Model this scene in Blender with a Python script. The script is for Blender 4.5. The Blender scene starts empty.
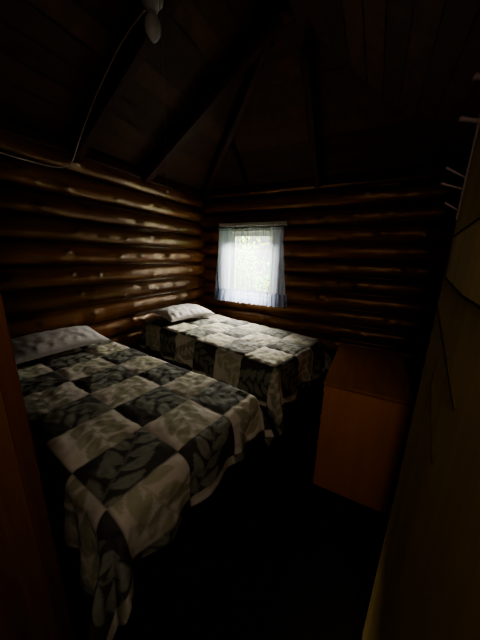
import bpy, bmesh, math, random
import numpy as np
from mathutils import Vector, Matrix, noise

random.seed(7)
rng = np.random.default_rng(7)
SC = bpy.context.scene
COL = SC.collection

# ------------------------------------------------------------------ materials
def new_mat(name):
    m = bpy.data.materials.new(name)
    m.use_nodes = True
    nt = m.node_tree
    nt.nodes.clear()
    out = nt.nodes.new('ShaderNodeOutputMaterial')
    return m, nt, out

def N(nt, kind, **kw):
    n = nt.nodes.new(kind)
    for k, v in kw.items():
        setattr(n, k, v)
    return n

def principled(nt, out, rough=0.5, spec=0.5, coat=0.0):
    b = N(nt, 'ShaderNodeBsdfPrincipled')
    b.inputs['Roughness'].default_value = rough
    b.inputs['Specular IOR Level'].default_value = spec
    b.inputs['Coat Weight'].default_value = coat
    b.inputs['Coat Roughness'].default_value = 0.25
    nt.links.new(b.outputs[0], out.inputs[0])
    return b

def simple(name, col, rough=0.5, spec=0.5, metal=0.0, nscale=40, namp=0.15, bump=0.0):
    m, nt, out = new_mat(name)
    b = principled(nt, out, rough, spec)
    b.inputs['Metallic'].default_value = metal
    tc = N(nt, 'ShaderNodeTexCoord')
    no = N(nt, 'ShaderNodeTexNoise')
    no.inputs['Scale'].default_value = nscale
    nt.links.new(tc.outputs['Object'], no.inputs['Vector'])
    r = N(nt, 'ShaderNodeValToRGB')
    r.color_ramp.elements[0].position = 0.3
    r.color_ramp.elements[1].position = 0.7
    r.color_ramp.elements[0].color = [c * (1 - namp) for c in col] + [1]
    r.color_ramp.elements[1].color = [min(1, c * (1 + namp)) for c in col] + [1]
    nt.links.new(no.outputs['Fac'], r.inputs[0])
    nt.links.new(r.outputs[0], b.inputs['Base Color'])
    if bump:
        bp = N(nt, 'ShaderNodeBump')
        bp.inputs['Strength'].default_value = bump
        bp.inputs['Distance'].default_value = 0.01
        nt.links.new(no.outputs['Fac'], bp.inputs['Height'])
        nt.links.new(bp.outputs[0], b.inputs['Normal'])
    return m

def wood(name, dark, light, stretch, rough=0.4, spec=0.5, scale=1.0, bump=0.15, knots=0.0, knot_scale=(4, 4, 4)):
    """grain noise stretched along one axis; stretch = mapping scale per axis"""
    m, nt, out = new_mat(name)
    b = principled(nt, out, rough, spec)
    tc = N(nt, 'ShaderNodeTexCoord')
    mp = N(nt, 'ShaderNodeMapping')
    mp.inputs['Scale'].default_value = [s * scale for s in stretch]
    nt.links.new(tc.outputs['Object'], mp.inputs['Vector'])
    n1 = N(nt, 'ShaderNodeTexNoise')
    n1.inputs['Scale'].default_value = 1.0
    n1.inputs['Detail'].default_value = 6
    n1.inputs['Roughness'].default_value = 0.6
    n1.inputs['Distortion'].default_value = 0.6
    nt.links.new(mp.outputs[0], n1.inputs['Vector'])
    r = N(nt, 'ShaderNodeValToRGB')
    r.color_ramp.elements[0].position = 0.32
    r.color_ramp.elements[1].position = 0.7
    r.color_ramp.elements[0].color = list(dark) + [1]
    r.color_ramp.elements[1].color = list(light) + [1]
    nt.links.new(n1.outputs['Fac'], r.inputs[0])
    col = r.outputs[0]
    if knots:
        mk = N(nt, 'ShaderNodeMapping')
        mk.inputs['Scale'].default_value = knot_scale
        nt.links.new(tc.outputs['Object'], mk.inputs['Vector'])
        v = N(nt, 'ShaderNodeTexVoronoi')
        v.inputs['Scale'].default_value = 1.0
        nt.links.new(mk.outputs[0], v.inputs['Vector'])
        rk = N(nt, 'ShaderNodeValToRGB')
        rk.color_ramp.elements[0].position = knots * 0.5
        rk.color_ramp.elements[1].position = knots
        rk.color_ramp.elements[0].color = (0.25, 0.25, 0.25, 1)
        rk.color_ramp.elements[1].color = (1, 1, 1, 1)
        nt.links.new(v.outputs['Distance'], rk.inputs[0])
        mx = N(nt, 'ShaderNodeMix', data_type='RGBA', blend_type='MULTIPLY')
        mx.inputs['Factor'].default_value = 1.0
        nt.links.new(col, mx.inputs[6])
        nt.links.new(rk.outputs[0], mx.inputs[7])
        col = mx.outputs[2]
    nt.links.new(col, b.inputs['Base Color'])
    if bump:
        bp = N(nt, 'ShaderNodeBump')
        bp.inputs['Strength'].default_value = bump
        bp.inputs['Distance'].default_value = 0.01
        nt.links.new(n1.outputs['Fac'], bp.inputs['Height'])
        nt.links.new(bp.outputs[0], b.inputs['Normal'])
    return m

def attr_mat(name, rough, spec, attr='col', nscale=60, bump=0.15, namp=0.25, stretch=(1, 1, 1), coat=0.0, tint=(1, 1, 1, 1)):
    """base colour from a colour attribute on the mesh, times noise"""
    m, nt, out = new_mat(name)
    b = principled(nt, out, rough, spec, coat)
    b.inputs['Specular Tint'].default_value = tint
    at = N(nt, 'ShaderNodeAttribute', attribute_name=attr)
    tc = N(nt, 'ShaderNodeTexCoord')
    mp = N(nt, 'ShaderNodeMapping')
    mp.inputs['Scale'].default_value = stretch
    nt.links.new(tc.outputs['Object'], mp.inputs['Vector'])
    no = N(nt, 'ShaderNodeTexNoise')
    no.inputs['Scale'].default_value = nscale
    no.inputs['Detail'].default_value = 5
    nt.links.new(mp.outputs[0], no.inputs['Vector'])
    mr = N(nt, 'ShaderNodeMapRange')
    mr.inputs['From Min'].default_value = 0.25
    mr.inputs['From Max'].default_value = 0.75
    mr.inputs['To Min'].default_value = 1 - namp
    mr.inputs['To Max'].default_value = 1 + namp
    nt.links.new(no.outputs['Fac'], mr.inputs[0])
    mx = N(nt, 'ShaderNodeVectorMath', operation='SCALE')
    nt.links.new(at.outputs['Color'], mx.inputs[0])
    nt.links.new(mr.outputs[0], mx.inputs['Scale'])
    nt.links.new(mx.outputs[0], b.inputs['Base Color'])
    bp = N(nt, 'ShaderNodeBump')
    bp.inputs['Strength'].default_value = bump
    bp.inputs['Distance'].default_value = 0.008
    nt.links.new(no.outputs['Fac'], bp.inputs['Height'])
    nt.links.new(bp.outputs[0], b.inputs['Normal'])
    return m, b

M = {}
M['log_y'], _ = attr_mat('varnished_log', 0.30, 1.0, stretch=(30, 1.6, 30), nscale=1.0, bump=0.35, namp=0.45, tint=(1, 0.74, 0.42, 1), coat=0.3)
M['log_x'], _ = attr_mat('varnished_log_across', 0.34, 1.0, stretch=(1.6, 30, 30), nscale=1.0, bump=0.35, namp=0.45, tint=(1, 0.6, 0.35, 1))
M['quilt'], _ = attr_mat('printed_quilt_cotton', 0.85, 0.25, nscale=220, bump=0.12, namp=0.12)
M['board'], _ = attr_mat('ceiling_board', 0.65, 0.2, stretch=(8, 8, 8), nscale=1.0, bump=0.1, namp=0.3)
M['beam'] = wood('dark_beam_wood', (0.028, 0.009, 0.005), (0.065, 0.020, 0.010), (4, 30, 30), 0.6, 0.2)
M['plate'] = wood('wall_plate_wood', (0.03, 0.012, 0.006), (0.075, 0.03, 0.014), (20, 3, 20), 0.4, 0.4)
M['pine'] = wood('orange_pine', (0.062, 0.026, 0.009), (0.10, 0.044, 0.016), (40, 40, 1.6), 0.45, 0.4, bump=0.08, knots=0.14, knot_scale=(9, 9, 5))
M['pine_dark'] = wood('red_brown_casing', (0.05, 0.018, 0.007), (0.075, 0.028, 0.011), (40, 40, 2), 0.4, 0.4, bump=0.08)
M['door'] = wood('olive_tan_door', (0.155, 0.10, 0.036), (0.20, 0.135, 0.05), (14, 14, 1.2), 0.9, 0.03, bump=0.06)
M['door_trim'] = wood('olive_tan_brace', (0.21, 0.15, 0.062), (0.27, 0.195, 0.085), (14, 14, 1.2), 0.9, 0.03, bump=0.06)
M['dresser'] = wood('orange_veneer', (0.29, 0.105, 0.025), (0.36, 0.14, 0.036), (12, 12, 1.2), 0.5, 0.35, bump=0.04)
M['dresser_top'] = wood('dark_varnished_top', (0.16, 0.062, 0.02), (0.23, 0.09, 0.03), (14, 1.6, 14), 0.22, 0.5, bump=0.04)
M['frame_paint'] = simple('white_window_paint', (0.72, 0.73, 0.72), 0.5, 0.4, nscale=25, namp=0.06)
M['header_paint'] = simple('off_white_board', (0.62, 0.60, 0.55), 0.6, 0.3, nscale=25, namp=0.08)
M['pillow'] = simple('white_pillowcase', (0.50, 0.475, 0.46), 0.9, 0.2, nscale=90, namp=0.05, bump=0.08)
M['mattress'] = simple('mattress_ticking', (0.30, 0.29, 0.27), 0.9, 0.2, nscale=50, namp=0.1)
M['bed_wood'] = wood('dark_bed_rail', (0.03, 0.014, 0.008), (0.06, 0.028, 0.014), (3, 30, 30), 0.5, 0.3)
M['carpet'] = simple('dark_carpet', (0.012, 0.009, 0.0085), 0.95, 0.1, nscale=300, namp=0.5, bump=0.4)
M['porcelain'] = simple('porcelain_holder', (0.55, 0.53, 0.52), 0.35, 0.5, nscale=20, namp=0.04)
M['bulb_glass'] = simple('frosted_bulb', (0.62, 0.61, 0.60), 0.25, 0.5, nscale=20, namp=0.04)
M['wire'] = simple('pale_wire_sheath', (0.60, 0.48, 0.46), 0.5, 0.4, nscale=30, namp=0.05)
M['cord'] = simple('thin_pull_string', (0.20, 0.15, 0.10), 0.8, 0.2, nscale=30, namp=0.05)
M['brass'] = simple('aged_brass', (0.45, 0.30, 0.12), 0.35, 0.5, 1.0, nscale=40, namp=0.1)
M['peg'] = simple('greyed_peg_wood', (0.075, 0.05, 0.048), 0.6, 0.3, nscale=40, namp=0.15)
M['rod'] = simple('dark_curtain_rod', (0.05, 0.045, 0.04), 0.4, 0.5, 0.6, nscale=40, namp=0.1)
M['wallboard'] = wood('partition_boards', (0.07, 0.03, 0.013), (0.12, 0.05, 0.02), (30, 30, 1.6), 0.5, 0.3)
M['groove'] = simple('dark_groove', (0.04, 0.024, 0.006), 0.95, 0.0, nscale=30, namp=0.2)
M['grass'] = simple('meadow_grass', (0.16, 0.24, 0.06), 0.95, 0.1, nscale=12, namp=0.4)

def sheer_mat(name, transp, tint):
    m, nt, out = new_mat(name)
    tr = N(nt, 'ShaderNodeBsdfTransparent')
    tl = N(nt, 'ShaderNodeBsdfTranslucent')
    df = N(nt, 'ShaderNodeBsdfDiffuse')
    tl.inputs[0].default_value = tint
    df.inputs[0].default_value = tint
    tc = N(nt, 'ShaderNodeTexCoord')
    no = N(nt, 'ShaderNodeTexNoise')
    mp = N(nt, 'ShaderNodeMapping')
    mp.inputs['Scale'].default_value = (45, 45, 1.5)
    no.inputs['Scale'].default_value = 1.0
    nt.links.new(tc.outputs['Object'], mp.inputs[0])
    nt.links.new(mp.outputs[0], no.inputs['Vector'])
    mr = N(nt, 'ShaderNodeMapRange')
    mr.inputs['From Min'].default_value = 0.3
    mr.inputs['From Max'].default_value = 0.7
    mr.inputs['To Min'].default_value = 1 - transp + 0.12
    mr.inputs['To Max'].default_value = 1 - transp - 0.12
    nt.links.new(no.outputs['Fac'], mr.inputs[0])
    m1 = N(nt, 'ShaderNodeMixShader')
    m1.inputs[0].default_value = 0.65
    nt.links.new(df.outputs[0], m1.inputs[1])
    nt.links.new(tl.outputs[0], m1.inputs[2])
    m2 = N(nt, 'ShaderNodeMixShader')
    nt.links.new(mr.outputs[0], m2.inputs[0])
    nt.links.new(tr.outputs[0], m2.inputs[1])
    nt.links.new(m1.outputs[0], m2.inputs[2])
    nt.links.new(m2.outputs[0], out.inputs[0])
    return m
M['sheer'] = sheer_mat('sheer_white_voile', 0.62, (0.40, 0.43, 0.50, 1))
M['sheer_thick'] = sheer_mat('gathered_white_voile', 0.26, (0.46, 0.50, 0.60, 1))
M['ruffle'] = sheer_mat('ruffled_white_voile', 0.12, (0.24, 0.28, 0.40, 1))

m, nt, out = new_mat('window_glass')
tr = N(nt, 'ShaderNodeBsdfTransparent')
gl = N(nt, 'ShaderNodeBsdfGlossy')
gl.inputs['Roughness'].default_value = 0.02
fr = N(nt, 'ShaderNodeFresnel')
fr.inputs['IOR'].default_value = 1.3
mx = N(nt, 'ShaderNodeMixShader')
nt.links.new(fr.outputs[0], mx.inputs[0])
nt.links.new(tr.outputs[0], mx.inputs[1])
nt.links.new(gl.outputs[0], mx.inputs[2])
nt.links.new(mx.outputs[0], out.inputs[0])
M['glass'] = m

m, nt, out = new_mat('sunlit_leaves')
tl = N(nt, 'ShaderNodeBsdfTranslucent')
df = N(nt, 'ShaderNodeBsdfDiffuse')
at = N(nt, 'ShaderNodeAttribute', attribute_name='col')
no = N(nt, 'ShaderNodeTexNoise')
no.inputs['Scale'].default_value = 3.0
tcn = N(nt, 'ShaderNodeTexCoord')
nt.links.new(tcn.outputs['Object'], no.inputs['Vector'])
sc_ = N(nt, 'ShaderNodeVectorMath', operation='SCALE')
mr = N(nt, 'ShaderNodeMapRange')
mr.inputs['To Min'].default_value = 0.6
mr.inputs['To Max'].default_value = 1.4
nt.links.new(no.outputs['Fac'], mr.inputs[0])
nt.links.new(at.outputs['Color'], sc_.inputs[0])
nt.links.new(mr.outputs[0], sc_.inputs['Scale'])
nt.links.new(sc_.outputs[0], tl.inputs[0])
nt.links.new(sc_.outputs[0], df.inputs[0])
mx = N(nt, 'ShaderNodeMixShader')
nt.links.new(df.outputs[0], mx.inputs[1])
nt.links.new(tl.outputs[0], mx.inputs[2])
nt.links.new(mx.outputs[0], out.inputs[0])
M['leaves'] = m

# ------------------------------------------------------------------ mesh helpers
def link(o, parent=None):
    COL.objects.link(o)
    if parent is not None:
        o.parent = parent
    return o

def obj(name, bm, mat, parent=None, smooth=False, recalc=True):
    if recalc:
        bmesh.ops.recalc_face_normals(bm, faces=bm.faces)
    me = bpy.data.meshes.new(name)
    bm.to_mesh(me)
    bm.free()
    me.materials.append(mat)
    if smooth:
        for p in me.polygons:
            p.use_smooth = True
    return link(bpy.data.objects.new(name, me), parent)

def empty(name, loc, rz=0.0):
    o = bpy.data.objects.new(name, None)
    o.empty_display_size = 0.1
    o.location = loc
    o.rotation_euler = (0, 0, rz)
    return link(o)

def tag(o, label=None, cat=None, group=None, kind=None):
    if label: o['label'] = label
    if cat: o['category'] = cat
    if group: o['group'] = group
    if kind: o['kind'] = kind
    return o

def add_box(bm, x0, x1, y0, y1, z0, z1, bev=0.0, mtx=None):
    r = bmesh.ops.create_cube(bm, size=1.0)
    vs = r['verts']
    for v in vs:
        v.co = Vector(((x0 + x1) / 2 + v.co.x * (x1 - x0), (y0 + y1) / 2 + v.co.y * (y1 - y0), (z0 + z1) / 2 + v.co.z * (z1 - z0)))
    if bev:
        es = list({e for v in vs for e in v.link_edges})
        g = bmesh.ops.bevel(bm, geom=es, offset=bev, segments=2, affect='EDGES', profile=0.5)
        vs = list({v for f in g['faces'] for v in f.verts} | {v for v in vs if v.is_valid})
    if mtx is not None:
        bmesh.ops.transform(bm, matrix=mtx, verts=vs)
    return vs

def box(x0, x1, y0, y1, z0, z1, bev=0.0):
    bm = bmesh.new()
    add_box(bm, x0, x1, y0, y1, z0, z1, bev)
    return bm

def add_tube(bm, pts, rad, seg=8):
    """tube along points; rad a number or one per point"""
    pts = [Vector(p) for p in pts]
    rads = rad if isinstance(rad, (list, tuple)) else [rad] * len(pts)
    rings = []
    up = None
    for i, p in enumerate(pts):
        t = (pts[min(i + 1, len(pts) - 1)] - pts[max(i - 1, 0)]).normalized()
        if up is None:
            up = Vector((0, 0, 1)) if abs(t.z) < 0.9 else Vector((1, 0, 0))
        a = t.cross(up).normalized()
        b = a.cross(t).normalized()
        up = b
        rings.append([bm.verts.new(p + (a * math.cos(2 * math.pi * k / seg) + b * math.sin(2 * math.pi * k / seg)) * rads[i]) for k in range(seg)])
    for r0, r1 in zip(rings, rings[1:]):
        for k in range(seg):
            bm.faces.new((r0[k], r0[(k + 1) % seg], r1[(k + 1) % seg], r1[k]))
    bm.faces.new(rings[0][::-1])
    bm.faces.new(rings[-1])

def add_lathe(bm, prof, seg=24, mtx=None):
    """prof: list of (radius, z)"""
    rings = []
    for r, z in prof:
        rings.append([bm.verts.new((max(r, 1e-4) * math.cos(2 * math.pi * k / seg), max(r, 1e-4) * math.sin(2 * math.pi * k / seg), z)) for k in range(seg)])
    for r0, r1 in zip(rings, rings[1:]):
        for k in range(seg):
            bm.faces.new((r0[k], r0[(k + 1) % seg], r1[(k + 1) % seg], r1[k]))
    bm.faces.new(rings[0][::-1])
    bm.faces.new(rings[-1])
    if mtx is not None:
        bmesh.ops.transform(bm, matrix=mtx, verts=[v for r in rings for v in r])

def grid_mesh(name, P, mat, parent=None, cols=None, smooth=True, drop=None, thick=None):
    """P: (n, m, 3) array -> one grid mesh; cols: (n, m, 3) colour attribute"""
    n, m_ = P.shape[:2]
    idx = np.arange(n * m_).reshape(n, m_)
    f = np.stack([idx[:-1, :-1], idx[1:, :-1], idx[1:, 1:], idx[:-1, 1:]], -1).reshape(-1, 4)
    if drop is not None:
        f = f[~drop.reshape(-1)]
    me = bpy.data.meshes.new(name)
    me.from_pydata(P.reshape(-1, 3).tolist(), [], f.tolist())
    me.materials.append(mat)
    if cols is not None:
        a = me.color_attributes.new('col', 'FLOAT_COLOR', 'POINT')
        c = np.ones((n * m_, 4), np.float32)
        c[:, :3] = cols.reshape(-1, 3)
        a.data.foreach_set('color', c.reshape(-1))
    me.polygons.foreach_set('use_smooth', [smooth] * len(me.polygons))
    me.update()
    o = link(bpy.data.objects.new(name, me), parent)
    if thick:
        md = o.modifiers.new('thickness', 'SOLIDIFY')
        md.thickness = thick
        md.offset = -1
    return o

def vnoise(n, seed, lo, hi):
    """smooth 1-D noise with n samples"""
    r = np.random.default_rng(seed)
    k = r.uniform(lo, hi, max(4, n // 12 + 3))
    return np.interp(np.linspace(0, len(k) - 1, n), np.arange(len(k)), k)

# ------------------------------------------------------------------ the room
XL, YB, XR = -2.90, 3.96, 0.76          # left wall, window wall, right partition
YF0, YF1 = 0.0, 0.207                  # partition with the doorway
X1, Y0 = XR + 0.05, -2.44               # far sides of the cabin
ZE, SL = 2.50, 0.62                     # eaves, roof slope
RIDGE_X, RIDGE_Y = -1.07, 2.62          # where the hips, the ridge and two rafters meet
RUN, RUNB = RIDGE_X - XL, YB - RIDGE_Y
ZR = ZE + SL * RUN                      # ridge height
SLB = (ZR - ZE) / RUNB                  # slope above the window wall

def log_wall(name, length, pitch, z0, rows, seed, place, mat, hole=None, prot=0.095):
    """rows of round logs on a wall. place(s, d, z) -> xyz, s along, d out into the room"""
    rg = np.random.default_rng(seed)
    ns, npf = 300, 17
    s = np.linspace(0, length, ns)
    P, C = [], []
    for r in range(rows):
        zc = z0 + r * pitch
        base = np.array([0.165, 0.064, 0.020]) * rg.uniform(0.75, 1.15)
        base = base * np.array([1, rg.uniform(0.9, 1.08), rg.uniform(0.85, 1.15)])
        wob = vnoise(ns, seed * 31 + r, -0.010, 0.010)
        rad = 1 + vnoise(ns, seed * 57 + r, -0.10, 0.10) + rg.uniform(-.08, .08) * (s / length - .5)
        knots = [(rg.uniform(0, length), rg.uniform(-0.75, 0.75), rg.uniform(0.018, 0.034), rg.uniform(0.006, 0.016)) for _ in range(int(length * 2.6))]
        for j in range(npf):
            t = -1 + 2 * j / (npf - 1)
            d = prot * rad * math.sqrt(max(0.0, 1 - abs(t) ** 2.2)) - 0.02
            zz = zc + t * pitch / 2 + wob * (1 - abs(t))
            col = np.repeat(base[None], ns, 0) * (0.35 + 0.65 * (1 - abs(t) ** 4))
            for ks, kt, kr, kh in knots:
                q = np.exp(-(((s - ks) / (kr * 1.5)) ** 2 + ((t - kt) * pitch / 2 / kr) ** 2))
                d = d + kh * q
                col = col * (1 - 0.75 * q[:, None])
            row = np.array([place(a, b, c) for a, b, c in zip(s, d, zz)])
            P.append(row)
            C.append(col)
    P = np.array(P)
    C = np.array(C)
    drop = None
    if hole:
        zc_ = (P[:-1, :-1, 2] + P[1:, 1:, 2]) / 2
        xc_ = (P[:-1, :-1, 0] + P[1:, 1:, 0]) / 2
        drop = (xc_ > hole[0]) & (xc_ < hole[1]) & (zc_ > hole[2]) & (zc_ < hole[3])
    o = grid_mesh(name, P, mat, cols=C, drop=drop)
    return tag(o, kind='structure')

HOLE = (-2.43, -1.37, 0.79, 1.89)
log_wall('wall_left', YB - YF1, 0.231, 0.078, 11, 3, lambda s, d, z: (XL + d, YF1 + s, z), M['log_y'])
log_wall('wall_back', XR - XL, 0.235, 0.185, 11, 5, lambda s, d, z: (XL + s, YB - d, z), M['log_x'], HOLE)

def prism(name, pts, a0, a1, axis, mat):
    """polygon in (u, z) extruded along an axis"""
    bm = bmesh.new()
    mk = (lambda u, z, a: (u, a, z)) if axis == 'y' else (lambda u, z, a: (a, u, z))
    v0 = [bm.verts.new(mk(u, z, a0)) for u, z in pts]
    v1 = [bm.verts.new(mk(u, z, a1)) for u, z in pts]
    n = len(pts)
    bm.faces.new(v0)
    bm.faces.new(v1[::-1])
    for i in range(n):
        bm.faces.new((v0[i], v1[i], v1[(i + 1) % n], v0[(i + 1) % n]))
    return tag(obj(name, bm, mat), kind='structure')

# outer skins of the cabin (back of the logs, the other room)
bm = bmesh.new()
hx0, hx1, hz0, hz1 = HOLE
add_box(bm, XL - 0.1, hx0, YB + 0.02, YB + 0.06, -0.05, ZE + 0.02)
add_box(bm, hx1, X1, YB + 0.02, YB + 0.06, -0.05, ZE + 0.02)
add_box(bm, hx0, hx1, YB + 0.02, YB + 0.06, -0.05, hz0)
add_box(bm, hx0, hx1, YB + 0.02, YB + 0.06, hz1, ZE + 0.02)
tag(obj('wall_back_outer', bm, M['wallboard']), kind='structure')
tag(obj('wall_left_outer', box(XL - 0.08, XL - 0.025, Y0, YB + 0.06, -0.05, ZE + 0.02), M['wallboard']), kind='structure')
tag(obj('wall_right_outer', box(X1, X1 + 0.05, Y0, YB + 0.06, -0.05, ZE + 0.02), M['wallboard']), kind='structure')
tag(obj('wall_front_outer', box(XL - 0.08, X1 + 0.05, Y0 - 0.05, Y0, -0.05, ZE + 0.02), M['wallboard']), kind='structure')

# inner partitions, up to the roof boards
DX0, DX1, DZ = -0.635, 0.125, 2.14      # doorway
yf = YF0
gable = [(XL, ZE), (XL, 0.0), (DX0, 0.0), (DX0, DZ), (DX1, DZ), (DX1, 0.0), (XR, 0.0), (XR, ZE), (RIDGE_X, ZR)]
prism('wall_front', gable, YF0, YF1 - 0.03, 'y', M['wallboard'])
prism('wall_right', [(YF1 - 0.03, 0), (YB, 0), (YB, ZE), (YF1 - 0.03, ZE)], XR, XR + 0.05, 'x', M['wallboard'])

tag(obj('floor', box(XL - 0.1, X1 + 0.05, Y0 - 0.05, YB + 0.06, -0.06, 0.0), M['carpet']), kind='structure')

# ceiling: board-clad hipped roof over the room, flat boards over the room behind
def ceiling():
    bw = 0.155
    V, F, C = [], [], []
    rg = np.random.default_rng(11)
    def quad(ps, c):
        i = len(V)
        V.extend(ps)
        C.extend([c] * 4)
        F.append((i, i + 1, i + 2, i + 3))
    def pt(side, t, e, lift):          # t: 0 eave .. 1 ridge
        z = ZE + (ZR - ZE) * t + lift
        if side == 0: return (XL + RUN * t, (YF0 if e < 0 else YB - RUNB * t + 0.02), z)
        if side == 1: return ((XL + RUN * t - 0.02 if e < 0 else XR - RUN * t + 0.02), YB - RUNB * t, z)
        return (XR - RUN * t, (YF0 if e < 0 else YB - RUNB * t + 0.02), z)
    for sd in range(3):
        run = RUNB if sd == 1 else RUN
        a = 0.0
        while a < run - 0.01:
            b = min(a + bw, run)
            c = np.array([0.065, 0.029, 0.011]) * rg.uniform(0.7, 1.3)
            for (p, q, lift, cc) in ((a + 0.003, b - 0.006, 0.0, c), (b - 0.007, b + 0.004, 0.012, c * 0.15)):
                p, q = p / run, min(q / run, 1.0)
                quad([pt(sd, p, -1, lift), pt(sd, p, 1, lift), pt(sd, q, 1, lift), pt(sd, q, -1, lift)], cc)
            a = b
        t0 = -0.12
        quad([pt(sd, t0, -1, 0.05), pt(sd, t0, 1, 0.05), pt(sd, 1, 1, 0.05), pt(sd, 1, -1, 0.05)], np.array([0.05, 0.03, 0.02]))
    quad([(XL - 0.1, Y0 - 0.1, ZE), (X1 + 0.1, Y0 - 0.1, ZE), (X1 + 0.1, YF0 + 0.01, ZE), (XL - 0.1, YF0 + 0.01, ZE)], np.array([0.1, 0.06, 0.03]))
    me = bpy.data.meshes.new('ceiling')
    me.from_pydata([tuple(v) for v in V], [], F)
    me.materials.append(M['board'])
    at = me.color_attributes.new('col', 'FLOAT_COLOR', 'POINT')
    c = np.ones((len(V), 4), np.float32)
    c[:, :3] = np.array(C)
    at.data.foreach_set('color', c.reshape(-1))
    return tag(link(bpy.data.objects.new('ceiling', me)), kind='structure')
ceiling()

# wall plates under the rafter feet
bm = bmesh.new()
add_box(bm, XL - 0.02, XL + 0.10, YF1, YB, 2.42, 2.53, 0.015)
tag(obj('trim_1', bm, M['plate']), kind='structure')
bm = bmesh.new()
add_box(bm, XL, XR, YB - 0.10, YB + 0.02, 2.47, 2.56, 0.015)
tag(obj('trim_2', bm, M['beam']), kind='structure')

# rafters
def rafter(p0, p1, w, h, label, bottom=None):
    p0, p1 = Vector(p0), Vector(p1)
    d = p1 - p0
    L = d.length
    x = d.normalized()
    y = Vector((0, 0, 1)).cross(x).normalized()
    z = x.cross(y)
    bm = bmesh.new()
    nseg = 14
    rings = []
    for i in range(nseg + 1):
        t = i / nseg
        ww = w * (1 + 0.06 * noise.noise(Vector((t * 5, p0.x, p0.y))))
        hh = h * (1 + 0.06 * noise.noise(Vector((t * 5, p0.y + 3, p0.x))))
        c = 0.18
        sec = [(-.5, 0), (.5, 0), (.5, -1 + c), (.5 - c, -1), (-.5 + c, -1), (-.5, -1 + c)]
        rings.append([bm.verts.new((t * L, a * ww, b * hh)) for a, b in sec])
    for r0, r1 in zip(rings, rings[1:]):
        for k in range(6):
            bm.faces.new((r0[k], r0[(k + 1) % 6], r1[(k + 1) % 6], r1[k]))
    bm.faces.new(rings[0][::-1])
    bm.faces.new(rings[-1])
    o = obj('rafter', bm, M['beam'])
    mtx = Matrix((x, y, z)).transposed().to_4x4()
    mtx.translation = p0
    o.matrix_world = mtx
    return tag(o, label, 'rafter', 'dark roof rafters')

def left_rafter(y, top, label, w=0.11, h=0.15):
    rafter((XL + 0.03, y, ZE + SL * 0.03 - 0.003), (XL + top, y, ZE + SL * top - 0.003), w, h, label)
def back_rafter(x, top, label, w=0.09, h=0.12):
    rafter((x, YB - 0.03, ZE + SLB * 0.03 - 0.003), (x, YB - top, ZE + SLB * top - 0.003), w, h, label)
left_rafter(1.74, RUN - 0.02, 'dark roof rafter with the bulb holder and pale wire along it')
left_rafter(2.60, RUN - 0.02, 'dark roof rafter over the gap between the beds, slanting up bare', 0.14, 0.17)
hb = 1 / 1.34
rafter((XL + 0.06, YB - 0.06 * RUNB / RUN, ZE + SL * 0.06 - 0.012), (XL + RUN - 0.14, YB - (RUN - 0.14) * RUNB / RUN, ZE + SL * (RUN - 0.14) - 0.012), 0.10, 0.13, 'dark hip rafter rising from the corner where the log walls meet')
back_rafter(-1.95, (-1.95 - XL) * RUNB / RUN - 0.11, 'short dark jack rafter above the window, ending at the hip rafter', 0.07, 0.10)
back_rafter(-0.86, RUNB - 0.24, 'dark rafter on the window-wall slope, right of the window')

# ------------------------------------------------------------------ doorway
bm = bmesh.new()
add_box(bm, DX0 - 0.004, DX0 + 0.012, YF0 - 0.02, YF1 - 0.028, 0.0, DZ)
jamb = tag(obj('trim_3', bm, M['pine']), kind='structure')
bm = bmesh.new()
add_box(bm, DX0 - 0.09, DX0 + 0.016, YF1 - 0.032, YF1, 0.0, DZ + 0.08, 0.004)
tag(obj('trim_4', bm, M['pine_dark']), kind='structure')
bm = bmesh.new()
add_box(bm, DX0 - 0.0, DX1, YF1 - 0.03, YF1, DZ, DZ + 0.08, 0.004)
add_box(bm, DX1, DX1 + 0.09, YF1 - 0.03, YF1, 0.0, DZ + 0.08, 0.004)
tag(obj('trim_5', bm, M['pine_dark']), kind='structure')

# door, swung into the room. local x along the door from the hinge, y towards the far face
DOOR_A = math.radians(90 - 4.0)
HX, HY = 0.118, 0.16
DL = 0.69
door = tag(obj('door_1', box(0.0, DL, -0.036, 0.0, 0.012, 2.12, 0.002), M['door']), kind='structure')
door.location = (HX, HY, 0)
door.rotation_euler = (0, 0, DOOR_A)
# local +y after an 86 degree turn points to -x, i.e. the face at y = 0 looks at the camera
def plank(name, pts, th, mat):
    """flat board on the camera-side face: pts in (along, z)"""
    bm = bmesh.new()
    a = [bm.verts.new((x, 0.0002, z)) for x, z in pts]
    b = [bm.verts.new((x, th, z)) for x, z in pts]
    n = len(pts)
    bm.faces.new(a[::-1])
    bm.faces.new(b)
    for i in range(n):
        bm.faces.new((a[i], a[(i + 1) % n], b[(i + 1) % n], b[i]))
    return obj(name, bm, mat, door)
plank('ledge', [(0.02, 1.438), (0.40, 1.440), (0.64, 1.459), (0.64, 1.560), (0.45, 1.570), (0.02, 1.575)], 0.002, M['door_trim'])
def groove(pts, w, th=0.0026):
    pts = [Vector((p[0], p[1])) for p in pts]
    out_, back_ = [], []
    for i, p in enumerate(pts):
        t = (pts[min(i + 1, len(pts) - 1)] - pts[max(i - 1, 0)]).normalized()
        n = Vector((-t.y, t.x)) * w / 2
        out_.append(tuple(p + n))
        back_.append(tuple(p - n))
    return plank('panel_groove', out_ + back_[::-1], th, M['groove'])
groove([(0.665, 1.561), (0.45, 1.572), (0.02, 1.577)], 0.004)
groove([(0.65, 1.459), (0.418, 1.440), (0.02, 1.436)], 0.005)
groove([(0.69, 1.379), (0.48, 1.331), (0.35, 1.298), (0.29, 1.283)], 0.006)
groove([(0.517, 1.287), (0.509, 1.221), (0.40, 1.178), (0.33, 1.15)], 0.005)
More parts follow.
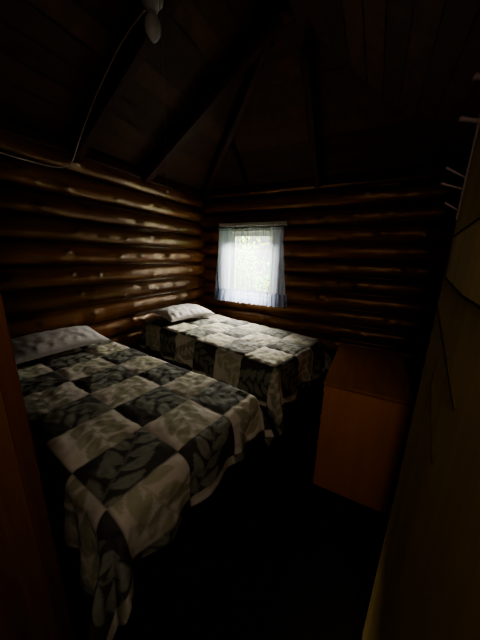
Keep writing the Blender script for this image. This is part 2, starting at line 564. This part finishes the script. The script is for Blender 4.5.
# hinges and latch
for z in (0.25, 1.80):
    bm = bmesh.new()
    add_tube(bm, [(0.0, 0.004, z - 0.045), (0.0, 0.004, z + 0.045)], 0.007, 10)
    obj('hinge', bm, M['brass'], door)

# peg rack along the free edge of the door, pegs slanting up out of it
rack = empty('peg_rack', (HX, HY, 0))
rack.rotation_euler = (0, 0, DOOR_A)
tag(rack, 'greyish upright peg rack with slanting pegs along the edge of the open door', 'coat rack')
bm = bmesh.new()
add_box(bm, DL + 0.0005, DL + 0.011, -0.034, 0.003, 1.60, 2.02, 0.003)
obj('backing_strip', bm, M['peg'], rack)
for z, ln, rd, up in ((1.912, 0.026, 0.0075, 0.012), (1.832, 0.036, 0.0065, 0.016), (1.727, 0.042, 0.0035, 0.030), (1.692, 0.046, 0.0035, 0.020), (1.645, 0.030, 0.003, 0.022)):
    bm = bmesh.new()
    p0 = Vector((DL + 0.006, 0.0, z - up))
    p1 = Vector((DL + 0.014, ln, z))
    add_tube(bm, [p0, p0.lerp(p1, 0.5), p0.lerp(p1, 0.85), p1, p1 + (p1 - p0) * 0.06], [rd * .8, rd * .75, rd * .9, rd, rd * .4], 10)
    obj('peg', bm, M['peg'], rack, smooth=True)

# ------------------------------------------------------------------ window
bm = bmesh.new()
gx0, gx1, gz0, gz1 = -2.26, -1.56, 0.83, 1.82      # glass
yi, yo = YB + 0.02, YB + 0.16
add_box(bm, hx0 - 0.01, gx0, yo - 0.05, yo, hz0 - 0.02, hz1 + 0.02)
add_box(bm, gx1, hx1 + 0.01, yo - 0.05, yo, hz0 - 0.02, hz1 + 0.02)
add_box(bm, gx0, gx1, yo - 0.05, yo, gz1, hz1 + 0.02)
add_box(bm, gx0, gx1, yo - 0.05, yo, hz0 - 0.02, gz0)
win = tag(obj('window_1', bm, M['frame_paint']), kind='structure')
bm = bmesh.new()       # lining boards of the opening
add_box(bm, hx0 - 0.03, hx0, YB - 0.055, yo, hz0 - 0.03, hz1 + 0.03)
add_box(bm, hx1, hx1 + 0.03, YB - 0.055, yo, hz0 - 0.03, hz1 + 0.03)
add_box(bm, hx0, hx1, YB - 0.055, yo, hz1, hz1 + 0.03)
add_box(bm, hx0, hx1, YB - 0.055, yo, hz0 - 0.03, hz0)
obj('lining', bm, M['frame_paint'], win)
obj('window_pane', box(gx0 - 0.005, gx1 + 0.005, yo - 0.03, yo - 0.026, gz0 - 0.005, gz1 + 0.005), M['glass'], win)

# curtain
YC = 3.80
kc = YC / 3.55
cT, cR, cB = 1.5 + .40 * kc, 1.5 - .55 * kc, 1.5 - .735 * kc     # top, ruffle seam, hem
def cl(t): return (-2.265 - 0.07 * t ** 1.5) * kc               # left edge, t = 0 top .. 1 ruffle seam
def cr(t): return (-1.185 + 0.095 * t ** 1.6) * kc
cur = empty('window_curtain', ((cl(0) + cr(0)) / 2, YC, cT))
tag(cur, 'sheer white gathered curtain with a ruffled hem over the small window', 'curtain')
cur_o = Vector(cur.location)
def cloth(name, f, nu, nv, mat):
    P = np.array([[f(i / (nu - 1), j / (nv - 1)) for i in range(nu)] for j in range(nv)], float) - np.array(cur_o)
    return grid_mesh(name, P, mat, cur)
def fold(x, t, seed, amp):
    return amp * (math.sin(x * 62 + seed) * 0.5 + math.sin(x * 37 + seed * 2 + t * 0.8) * 0.5 + 0.5 * math.sin(x * 101 + seed))
def zseam(w): return cR
def panel(u0, u1, seed, amp, dy):
    def f(a, b):
        w = u0 + (u1 - u0) * a
        x = cl(b) + (cr(b) - cl(b)) * w
        y = YC + dy + fold(x, b, seed, amp * (0.35 + 0.65 * b)) + 0.002 * math.sin(b * 9 + x * 8)
        return (x, y, cT + (cR - cT) * b)
    return f
cloth('sheer_panel', panel(0.0, 1.0, 0.3, 0.014, 0.0), 130, 24, M['sheer'])
cloth('gathered_fold', panel(0.004, 0.235, 1.7, 0.013, -0.022), 50, 24, M['sheer_thick'])
cloth('gathered_fold', panel(0.80, 0.996, 2.9, 0.013, -0.022), 50, 24, M['sheer_thick'])
for fa, fb in ((0.375, 0.392), (0.455, 0.485), (0.60, 0.615), (0.70, 0.712)):
    cloth('gathered_fold', panel(fa, fb, 1.1, 0.010, -0.012), 5, 24, M['sheer'])
def header_f(a, b):
    x = cl(0) + (cr(0) - cl(0)) * (a * 1.02 - 0.01)
    return (x, YC - 0.028 - 0.004 * math.sin(a * 170), cT + 0.035 - 0.075 * b + 0.003 * math.sin(a * 230))
cloth('heading', header_f, 140, 5, M['sheer'])
def ruffle_f(a, b):
    x0 = cl(1) + (cr(1) - cl(1)) * a
    e = 1 + 0.05 * b
    xm = (cl(1) + cr(1)) / 2
    x = xm + (x0 - xm) * e
    amp = 0.006 + 0.022 * b
    y = YC - 0.035 * b + amp * (math.sin(a * 120) * 0.7 + math.sin(a * 71 + 1) * 0.5)
    z = cR + 0.012 + (cB - cR - 0.012) * b + 0.006 * b * math.sin(a * 87)
    return (x, y, z)
cloth('ruffle', ruffle_f, 260, 10, M['ruffle'])
def band_f(a, b):
    x = cl(1) + (cr(1) - cl(1)) * a
    return (x, YC - 0.012 + 0.006 * math.sin(a * 120), cR + 0.022 - 0.02 * b)
cloth('seam_band', band_f, 200, 3, M['ruffle'])

rod = empty('curtain_rod', (cur_o.x, YC, cT))
tag(rod, 'thin dark curtain rod carrying the sheer white curtain', 'curtain rod')
bm = bmesh.new()
add_tube(bm, [(cl(0) - cur_o.x - 0.02, -0.008, 0.0), (cr(0) - cur_o.x + 0.02, -0.008, 0.0)], 0.008, 10)
obj('rod', bm, M['rod'], rod)
for sx in (cl(0) - cur_o.x - 0.01, cr(0) - cur_o.x + 0.01):
    obj('bracket', box(sx - 0.006, sx + 0.006, -0.012, 0.10, -0.012, 0.012, 0.002), M['rod'], rod)
# pale board over the curtain
tag(obj('trim_6', box(cl(0) - 0.015, cr(0) + 0.02, YC + 0.02, YB - 0.05, cT + 0.035, cT + 0.085, 0.004), M['header_paint']), kind='structure')

# ------------------------------------------------------------------ beds
def leaf_cols(S, T, pu, pv, iu, iv, seed, dark):
    """one patch: S, T local coordinates (metres) from the patch centre -> colour array"""
    rg = np.random.default_rng(seed)
    if dark:
        bg = np.array([0.034, 0.032, 0.027]) * rg.uniform(0.8, 1.2)
        lf = np.array([0.150, 0.154, 0.125]) * rg.uniform(0.75, 1.1)
    else:
        bg = np.array([0.47, 0.43, 0.365]) * rg.uniform(0.72, 1.0)
        lf = np.array([0.235, 0.23, 0.155]) * rg.uniform(0.8, 1.1)
    c = np.repeat(bg[None], len(S), 0)
    ang = rg.choice([0.35, 0.9, 2.3, 2.8, -0.6, 0.1]) + rg.uniform(-.2, .2)
    ox, oy = rg.uniform(-.04, .04, 2)
    ca, sa = math.cos(ang), math.sin(ang)
    p = (S - ox) * ca + (T - oy) * sa
    q = -(S - ox) * sa + (T - oy) * ca
    bend = 0.5 * p * p * rg.choice([-1, 1])
    q = q - bend
    mask = np.clip(1 - (np.abs(q) - 0.0025) / 0.004, 0, 1) * 0.8
    step = 0.084
    for i in range(-5, 6):
        for sd in (-1, 1):
            p0 = i * step + (0.5 * step if sd > 0 else 0)
            la = math.radians(rg.uniform(38, 56))
            Ln = rg.uniform(0.13, 0.165)
            hw = rg.uniform(0.027, 0.034)
            dx, dy = p - p0, sd * q
            l = dx * math.cos(la) + dy * math.sin(la) - 0.006
            w = -dx * math.sin(la) + dy * math.cos(la) - 0.012 * np.sin(np.clip(l / Ln, 0, 1) * math.pi)
            tt = np.clip(l / Ln, 0, 1)
            half = hw * np.sin(math.pi * tt ** 0.85) ** 0.9
            inside = np.where((l > 0) & (l < Ln), np.clip((half - np.abs(w)) / 0.005 + 0.5, 0, 1), 0)
            vein = np.clip(1 - np.abs(w) / 0.003, 0, 1) * 0.35
            mask = np.maximum(mask, inside * (1 - vein))
    return c + (lf - bg)[None] * mask[:, None]

def smooth_noise(S, T, f, seed):
    return np.array([noise.noise(Vector((a * f, b * f, seed))) for a, b in zip(S.ravel(), T.ravel())]).reshape(S.shape)

def make_quilt(parent_mtx, L, W, zt, pu, pv, over_foot, over_near, over_far, phase, v0, par, seed, label, name='quilt', u_start=0.02, res=0.0085, flare=0.10):
    r = 0.075
    a = np.arange(u_start, L + over_foot + res, res)
    b = np.arange(-over_near, W + over_far + res, res)
    A, B = np.meshgrid(a, b, indexing='ij')
    eu = np.maximum(A - (L - r), 0.0)
    en = np.maximum(r - B, 0.0)
    ef = np.maximum(B - (W - r), 0.0)
    ev = en + ef
    sgn = np.where(en > 0, -1.0, 1.0)
    rr = np.hypot(eu, ev)
    th = np.arctan2(ev, eu)
    arc = r * math.pi / 2
    phi = np.clip(rr / r, 0, math.pi / 2)
    h = r * np.sin(phi)
    d = r * (1 - np.cos(phi))
    vert = np.maximum(rr - arc, 0)
    n1 = smooth_noise(A, B, 3.2, seed)
    n2 = smooth_noise(A, B, 9.0, seed + 5)
    n3 = smooth_noise(A, B, 22.0, seed + 9)
    corner = np.sin(np.clip(2 * th, 0, math.pi)) * np.where((eu > 0) & (ev > 0), 1, 0)
    # ripples along the hanging edge
    along = np.where(eu > ev, B, A)
    rip = np.sin(along * 2 * math.pi / 0.30 + n1 * 3 + seed) * 0.55 + 0.6 * n1
    fl = flare * vert + rip * 0.16 * vert * (1 - corner) + corner * vert * (0.30 + 0.16 * np.sin(th * 9 + seed))
    h = h + fl
    d = d + np.sqrt(np.maximum(vert ** 2 - np.minimum(fl, vert * 0.7) ** 2, 0))
    # base point on the flat
    X = np.minimum(A, L - r) + h * np.cos(th) * np.where(rr > 0, 1, 0)
    Y = np.where(en > 0, r, np.where(ef > 0, W - r, B)) + sgn * h * np.sin(th) * np.where(ev > 0, 1, 0)
    flat = 1 - np.clip(rr / arc, 0, 1)
    # puffed quilting: seams between patches, soft wrinkles
    fu = np.abs(((A - phase) / pu) % 1.0 - 0.5) * 2
    fv = np.abs(((B - v0) / pv) % 1.0 - 0.5) * 2
    puff = 0.013 * (1 - fu ** 6) * (1 - fv ** 6) + 0.010 * n1 + 0.010 * n2 + 0.007 * n3
    Z = zt - d + flat * puff
    side = 1 - flat
    X = X + side * np.cos(th) * (0.010 * n2 + 0.005 * n3)
    Y = Y + side * sgn * np.sin(th) * (0.010 * n2 + 0.005 * n3) * np.where(ev > 0, 1, 0)
    Z = np.maximum(Z, 0.02)
    iu = np.floor((A - phase) / pu).astype(int)
    iv = np.floor((B - v0) / pv).astype(int)
    C = np.zeros(A.shape + (3,))
    for i in range(iu.min(), iu.max() + 1):
        for j in range(iv.min(), iv.max() + 1):
            mk = (iu == i) & (iv == j)
            if not mk.any():
                continue
            S = A[mk] - (phase + (i + 0.5) * pu)
            T = B[mk] - v0 - (j + 0.5) * pv
            dark = (i + j) % 2 == par
            C[mk] = leaf_cols(S, T, pu, pv, i, j, seed * 1000 + (i + 50) * 37 + (j + 20), dark)
    # dark seam lines
    su = np.abs((A - phase) / pu - np.round((A - phase) / pu)) * pu
    sv = np.abs((B - v0) / pv - np.round((B - v0) / pv)) * pv
    seam = np.clip(1 - np.minimum(su, sv) / 0.006, 0, 1)
    C = C * (1 - 0.45 * seam[..., None])
    P = np.stack([X, Y, Z], -1)
    o = grid_mesh(name, P, M['quilt'], cols=C, thick=0.012)
    o.matrix_world = parent_mtx
    tag(o, label, 'quilt', 'patchwork quilts on the beds')
    return o

def make_pillow(name, lx, ly, th, mtx, label, seed):
    n = 64
    u = np.linspace(-1, 1, n)
    U, V = np.meshgrid(u, u, indexing='ij')
    e = 0.42
    T_ = (np.clip(1 - np.abs(U) ** 2.3, 0, 1) ** e) * (np.clip(1 - np.abs(V) ** 2.3, 0, 1) ** e)
    px = U * lx / 2 * (1 - 0.07 * (1 - V ** 2) * np.abs(U) ** 3)
    py = V * ly / 2 * (1 - 0.07 * (1 - U ** 2) * np.abs(V) ** 3)
    w1 = smooth_noise(U * lx, V * ly, 7, seed)
    w2 = smooth_noise(U * lx * 2.2, V * ly, 13, seed + 2)
    # tucks radiating from the front seam
    tuck = np.sin(V * 26 + 3 * w1) * np.exp(-((U - 0.75) / 0.28) ** 2) * 0.003
    top = T_ * th * 0.62 + T_ ** .5 * (0.010 * w1 + 0.004 * w2 + tuck)
    bot = -T_ * th * 0.38
    bm = bmesh.new()
    vt = [[bm.verts.new((px[i, j], py[i, j], top[i, j])) for j in range(n)] for i in range(n)]
    vb = [[vt[i][j] if i in (0, n - 1) or j in (0, n - 1) else bm.verts.new((px[i, j], py[i, j], bot[i, j])) for j in range(n)] for i in range(n)]
    for i in range(n - 1):
        for j in range(n - 1):
            bm.faces.new((vt[i][j], vt[i + 1][j], vt[i + 1][j + 1], vt[i][j + 1]))
            fb = (vb[i][j], vb[i][j + 1], vb[i + 1][j + 1], vb[i + 1][j])
            if len(set(fb)) == 4 and not all(a in (0, n - 1) for a in ()):
                try:
                    bm.faces.new(fb)
                except ValueError:
                    pass
    o = obj(name, bm, M['pillow'], smooth=True)
    o.matrix_world = mtx
    return tag(o, label, 'pillow', 'white pillows on the beds')

def make_bed(origin, ang, L, W, zt, label):
    root = empty('twin_bed', origin, ang)
    tag(root, label, 'bed', 'twin beds')
    zm = zt - 0.022
    bm = bmesh.new()
    add_box(bm, 0.0, L - 0.02, 0.02, W - 0.02, zm - 0.20, zm, 0.05)
    obj('mattress', bm, M['mattress'], root, smooth=True)
    obj('box_base', box(0.01, L - 0.04, 0.03, W - 0.03, zm - 0.36, zm - 0.201, 0.01), M['bed_wood'], root)
    for x in (0.06, L - 0.12):
        for y in (0.08, W - 0.12):
            obj('leg', box(x, x + 0.055, y, y + 0.055, 0.0, zm - 0.36, 0.004), M['bed_wood'], root)
    return root

def bed_mtx(origin, ang):
    m_ = Matrix.Rotation(ang, 4, 'Z')
    m_.translation = origin
    return m_

A1, O1 = math.radians(-6.5), Vector((-2.80, 0.615, 0))
A2, O2 = math.radians(-12.3), Vector((-2.79, 2.355, 0))
L1, W1, L2, W2, ZT = 2.13, 1.09, 2.235, 1.08, 0.57
make_bed(O1, A1, L1, W1, ZT, 'twin bed beside the doorway, hidden under a patchwork quilt')
make_bed(O2, A2, L2, W2, ZT, 'twin bed below the window, hidden under a patchwork quilt')
B1, B2 = bed_mtx(O1, A1), bed_mtx(O2, A2)
make_quilt(B1, L1, W1, ZT, 0.285, 0.35, 0.26, 0.34, 0.30, L1 - 0.08 - 0.285 * 9, 0.04, 0, 4, 'dark and cream leaf print patchwork quilt draped on the bed beside the doorway')
make_quilt(B2, L2, W2, ZT, 0.345, 0.345, 0.34, 0.34, 0.30, L2 - 0.055 - 0.345 * 9, 0.04, 1, 8, 'dark and cream leaf print patchwork quilt draped on the bed below the window', res=0.011)
def on_bed(Bm, u, v, z, rz=0.0, tilt=0.0):
    return Bm @ Matrix.Translation((u, v, z)) @ Matrix.Rotation(rz, 4, 'Z') @ Matrix.Rotation(tilt, 4, 'Y')
make_pillow('pillow', 0.42, 0.80, 0.15, on_bed(B1, 0.215, 0.56, ZT + 0.095, 0.02, 0.16), 'flat white pillow at the head of the bed beside the doorway', 3)
make_pillow('pillow', 0.50, 0.76, 0.16, on_bed(B2, 0.30, 0.52, ZT + 0.085, -0.06, 0.10), 'plump white pillow at the head of the bed below the window', 6)

# ------------------------------------------------------------------ dresser, seen from its plain end
DXa, DXb, DYa, DYb, DH = -0.17, 0.285, 1.47, 2.27, 0.77
dr = empty('dresser', ((DXa + DXb) / 2, (DYa + DYb) / 2, 0), 0)
tag(dr, 'orange brown wooden dresser with plain end panel between the bed and the open door', 'dresser')
w2, d2 = (DXb - DXa) / 2, (DYb - DYa) / 2
obj('dresser_top', box(-w2 - 0.008, w2 + 0.006, -d2 - 0.008, d2 + 0.006, DH - 0.022, DH, 0.003), M['dresser_top'], dr)
obj('end_panel', box(-w2, w2, -d2, -d2 + 0.02, 0.0, DH - 0.022, 0.002), M['dresser'], dr)
obj('end_panel', box(-w2, w2, d2 - 0.02, d2, 0.0, DH - 0.022, 0.002), M['dresser'], dr)
obj('back_panel', box(w2 - 0.012, w2 - 0.002, -d2 + 0.02, d2 - 0.02, 0.0, DH - 0.022), M['dresser'], dr)
obj('plinth', box(-w2 + 0.02, -w2 + 0.035, -d2 + 0.02, d2 - 0.02, 0.0, 0.075), M['bed_wood'], dr)
zz = 0.08
for hgt in (0.205, 0.205, 0.205):
    f = obj('drawer', box(-w2 + 0.001, -w2 + 0.35, -d2 + 0.024, d2 - 0.024, zz, zz + hgt, 0.003), M['dresser'], dr)
    for ky in (-0.2, 0.2):
        bm = bmesh.new()
        add_lathe(bm, [(0.006, 0), (0.006, 0.010), (0.015, 0.016), (0.016, 0.024), (0.008, 0.029)], 16,
                  Matrix.Translation((-w2 + 0.001, ky, zz + hgt / 2)) @ Matrix.Rotation(-math.pi / 2, 4, 'Y'))
        obj('knob', bm, M['brass'], f, smooth=True)
    zz += hgt + 0.008

# ------------------------------------------------------------------ bulb, pull string, wire
BX, BY = -1.565, 1.603
bz = 3.175                              # screwed to the near face of the rafter
lamp = empty('bulb_holder', (BX, BY, bz))
tag(lamp, 'white porcelain bulb holder with a large unlit frosted bulb on a rafter', 'light fixture')
tilt = Matrix.Rotation(math.radians(-10), 4, 'Y')
bm = bmesh.new()
add_lathe(bm, [(0.060, 0.02), (0.074, 0.0), (0.076, -0.03), (0.070, -0.055), (0.045, -0.07), (0.038, -0.10), (0.028, -0.102)], 28)
obj('holder', bm, M['porcelain'], lamp, smooth=True)
bm = bmesh.new()
prof = [(0.022, -0.095), (0.026, -0.11), (0.034, -0.125)]
for k in range(15):
    t = k / 14
    prof.append((0.001 + 0.056 * math.sin(math.pi * (0.19 + 0.81 * t)) ** 0.75, -0.13 - 0.145 * t))
add_lathe(bm, prof, 28)
obj('bulb', bm, M['bulb_glass'], lamp, smooth=True)

pull = empty('pull_string', (BX + 0.078, BY - 0.01, bz - 0.02))
tag(pull, 'thin brown pull string with a small bead hanging from the bulb holder', 'pull string')
bm = bmesh.new()
add_tube(bm, [(-0.012, 0, 0.0), (0.0, 0, -0.03), (0.004, 0, -0.5), (0.0, 0, -1.19)], 0.0022, 6)
obj('string', bm, M['cord'], pull)
bm = bmesh.new()
bmesh.ops.create_uvsphere(bm, u_segments=14, v_segments=10, radius=0.010, matrix=Matrix.Translation((0, 0, -1.198)))
obj('bead', bm, M['porcelain'], pull, smooth=True)

bm = bmesh.new()
ctrl = [(-1.70, 1.676, 3.17), (-1.75, 1.676, 3.16), (-1.99, 1.676, 3.05), (-2.32, 1.676, 2.81), (-2.50, 1.676, 2.65), (-2.66, 1.675, 2.49), (-2.765, 1.668, 2.36), (-2.785, 1.62, 2.30), (-2.785, 1.50, 2.255), (-2.785, 1.31, 2.245), (-2.785, 1.10, 2.245), (-2.785, 0.7, 2.25)]
def spline(ps, k=6):
    ps = [Vector(p) for p in ps]
    o_ = []
    for i in range(len(ps) - 1):
        a, b, c, d = ps[max(i - 1, 0)], ps[i], ps[i + 1], ps[min(i + 2, len(ps) - 1)]
        for j in range(k):
            t = j / k
            o_.append(0.5 * ((2 * b) + (c - a) * t + (2 * a - 5 * b + 4 * c - d) * t * t + (3 * b - a - 3 * c + d) * t ** 3))
    return o_ + [ps[-1]]
add_tube(bm, spline(ctrl), 0.006, 8)
tag(obj('electric_wire', bm, M['wire'], smooth=True), 'pale electric wire running down the rafter from the bulb holder to the log wall', 'wire')

# ------------------------------------------------------------------ outside
tag(obj('ground_outside', box(-14, 10, YB + 0.2, 22, -0.5, -0.4), M['grass']), kind='structure')
def foliage():
    V, F, C = [], [], []
    rg = np.random.default_rng(21)
    cl_ = [(rg.uniform(-7, 1.5), rg.uniform(6.4, 8.4), rg.uniform(-0.3, 1.9), rg.uniform(0.35, 0.8)) for _ in range(95)]
    for cx, cy, cz, cr_ in cl_:
        tone = np.array([rg.uniform(.22, .50), rg.uniform(.36, .60), rg.uniform(.08, .22)]) * rg.uniform(.5, 1.2)
        for _ in range(70):
            v = rg.normal(size=3)
            v = v / np.linalg.norm(v) * cr_ * rg.uniform(.4, 1) ** .6
            c = np.array([cx, cy, cz]) + v
            t1 = rg.normal(size=3); t1 /= np.linalg.norm(t1)
            t2 = np.cross(t1, rg.normal(size=3)); t2 /= np.linalg.norm(t2)
            l, w = rg.uniform(.05, .10), rg.uniform(.025, .05)
            i = len(V)
            V += [c - t1 * l, c + t2 * w, c + t1 * l, c - t2 * w]
            F.append((i, i + 1, i + 2, i + 3))
            C += [tone * rg.uniform(.8, 1.2)] * 4
    me = bpy.data.meshes.new('foliage')
    me.from_pydata([tuple(v) for v in V], [], F)
    me.materials.append(M['leaves'])
    at = me.color_attributes.new('col', 'FLOAT_COLOR', 'POINT')
    c = np.ones((len(V), 4), np.float32)
    c[:, :3] = np.array(C)
    at.data.foreach_set('color', c.reshape(-1))
    o = link(bpy.data.objects.new('foliage', me))
    tag(o, 'sunlit pale green foliage seen through the window', 'foliage', kind='stuff')
foliage()

# ------------------------------------------------------------------ light
w = bpy.data.worlds.new('sky')
SC.world = w
w.use_nodes = True
nt = w.node_tree
bg = nt.nodes['Background']
bg.inputs[0].default_value = (0.93, 0.97, 1.0, 1)
bg.inputs[1].default_value = 1.7

def lamp_(name, kind, loc, energy, col, **kw):
    l = bpy.data.lights.new(name, kind)
    l.energy = energy
    l.color = col
    for k, v in kw.items():
        setattr(l, k, v)
    o = bpy.data.objects.new(name, l)
    o.location = loc
    return link(o)
sun = lamp_('sun', 'SUN', (0, 0, 10), 4.5, (1, 0.95, 0.85), angle=0.02)
sun.rotation_euler = Vector((-0.35, 0.55, -0.75)).to_track_quat('-Z', 'Y').to_euler()
sky = lamp_('skylight_outside', 'AREA', (-2.6, 8.8, 4.3), 10500, (1.0, 0.94, 0.80), shape='RECTANGLE', size=6.0, size_y=1.9)
sky.rotation_euler = (Vector((-1.8, 3.96, 1.3)) - Vector((-2.6, 8.8, 4.3))).to_track_quat('-Z', 'Y').to_euler()
hall = lamp_('hall_lamp', 'AREA', (0.06, -0.10, 1.80), 5.8, (1.0, 0.82, 0.64), shape='DISK', size=0.16)
hall.rotation_euler = (Vector((-0.25, 1.2, 0.9)) - Vector((0.06, -0.10, 1.80))).to_track_quat('-Z', 'Y').to_euler()

# ------------------------------------------------------------------ camera
cam = bpy.data.cameras.new('camera')
cam.sensor_fit = 'VERTICAL'
cam.sensor_height = 24.0
cam.lens = 250.0 * 24.0 / 640.0
cam.clip_start = 0.01
co = link(bpy.data.objects.new('camera', cam))
yaw, pitch, roll = math.radians(27.5), math.radians(14.5), math.radians(1.6)
fw = Vector((-math.sin(yaw) * math.cos(pitch), math.cos(yaw) * math.cos(pitch), -math.sin(pitch)))
rt = Vector((math.cos(yaw), math.sin(yaw), 0))
up = rt.cross(fw)
r2 = rt * math.cos(roll) + up * math.sin(roll)
u2 = r2.cross(fw)
mw = Matrix((r2, u2, -fw)).transposed().to_4x4()
mw.translation = (0, 0, 1.5)
co.matrix_world = mw
SC.camera = co

SC.view_settings.view_transform = 'AgX'
SC.view_settings.look = 'AgX - Medium High Contrast'
SC.view_settings.exposure = 0.15
SC.cycles.use_denoising = True
SC.cycles.max_bounces = 10
SC.cycles.transparent_max_bounces = 24
SC.cycles.sample_clamp_indirect = 4.0
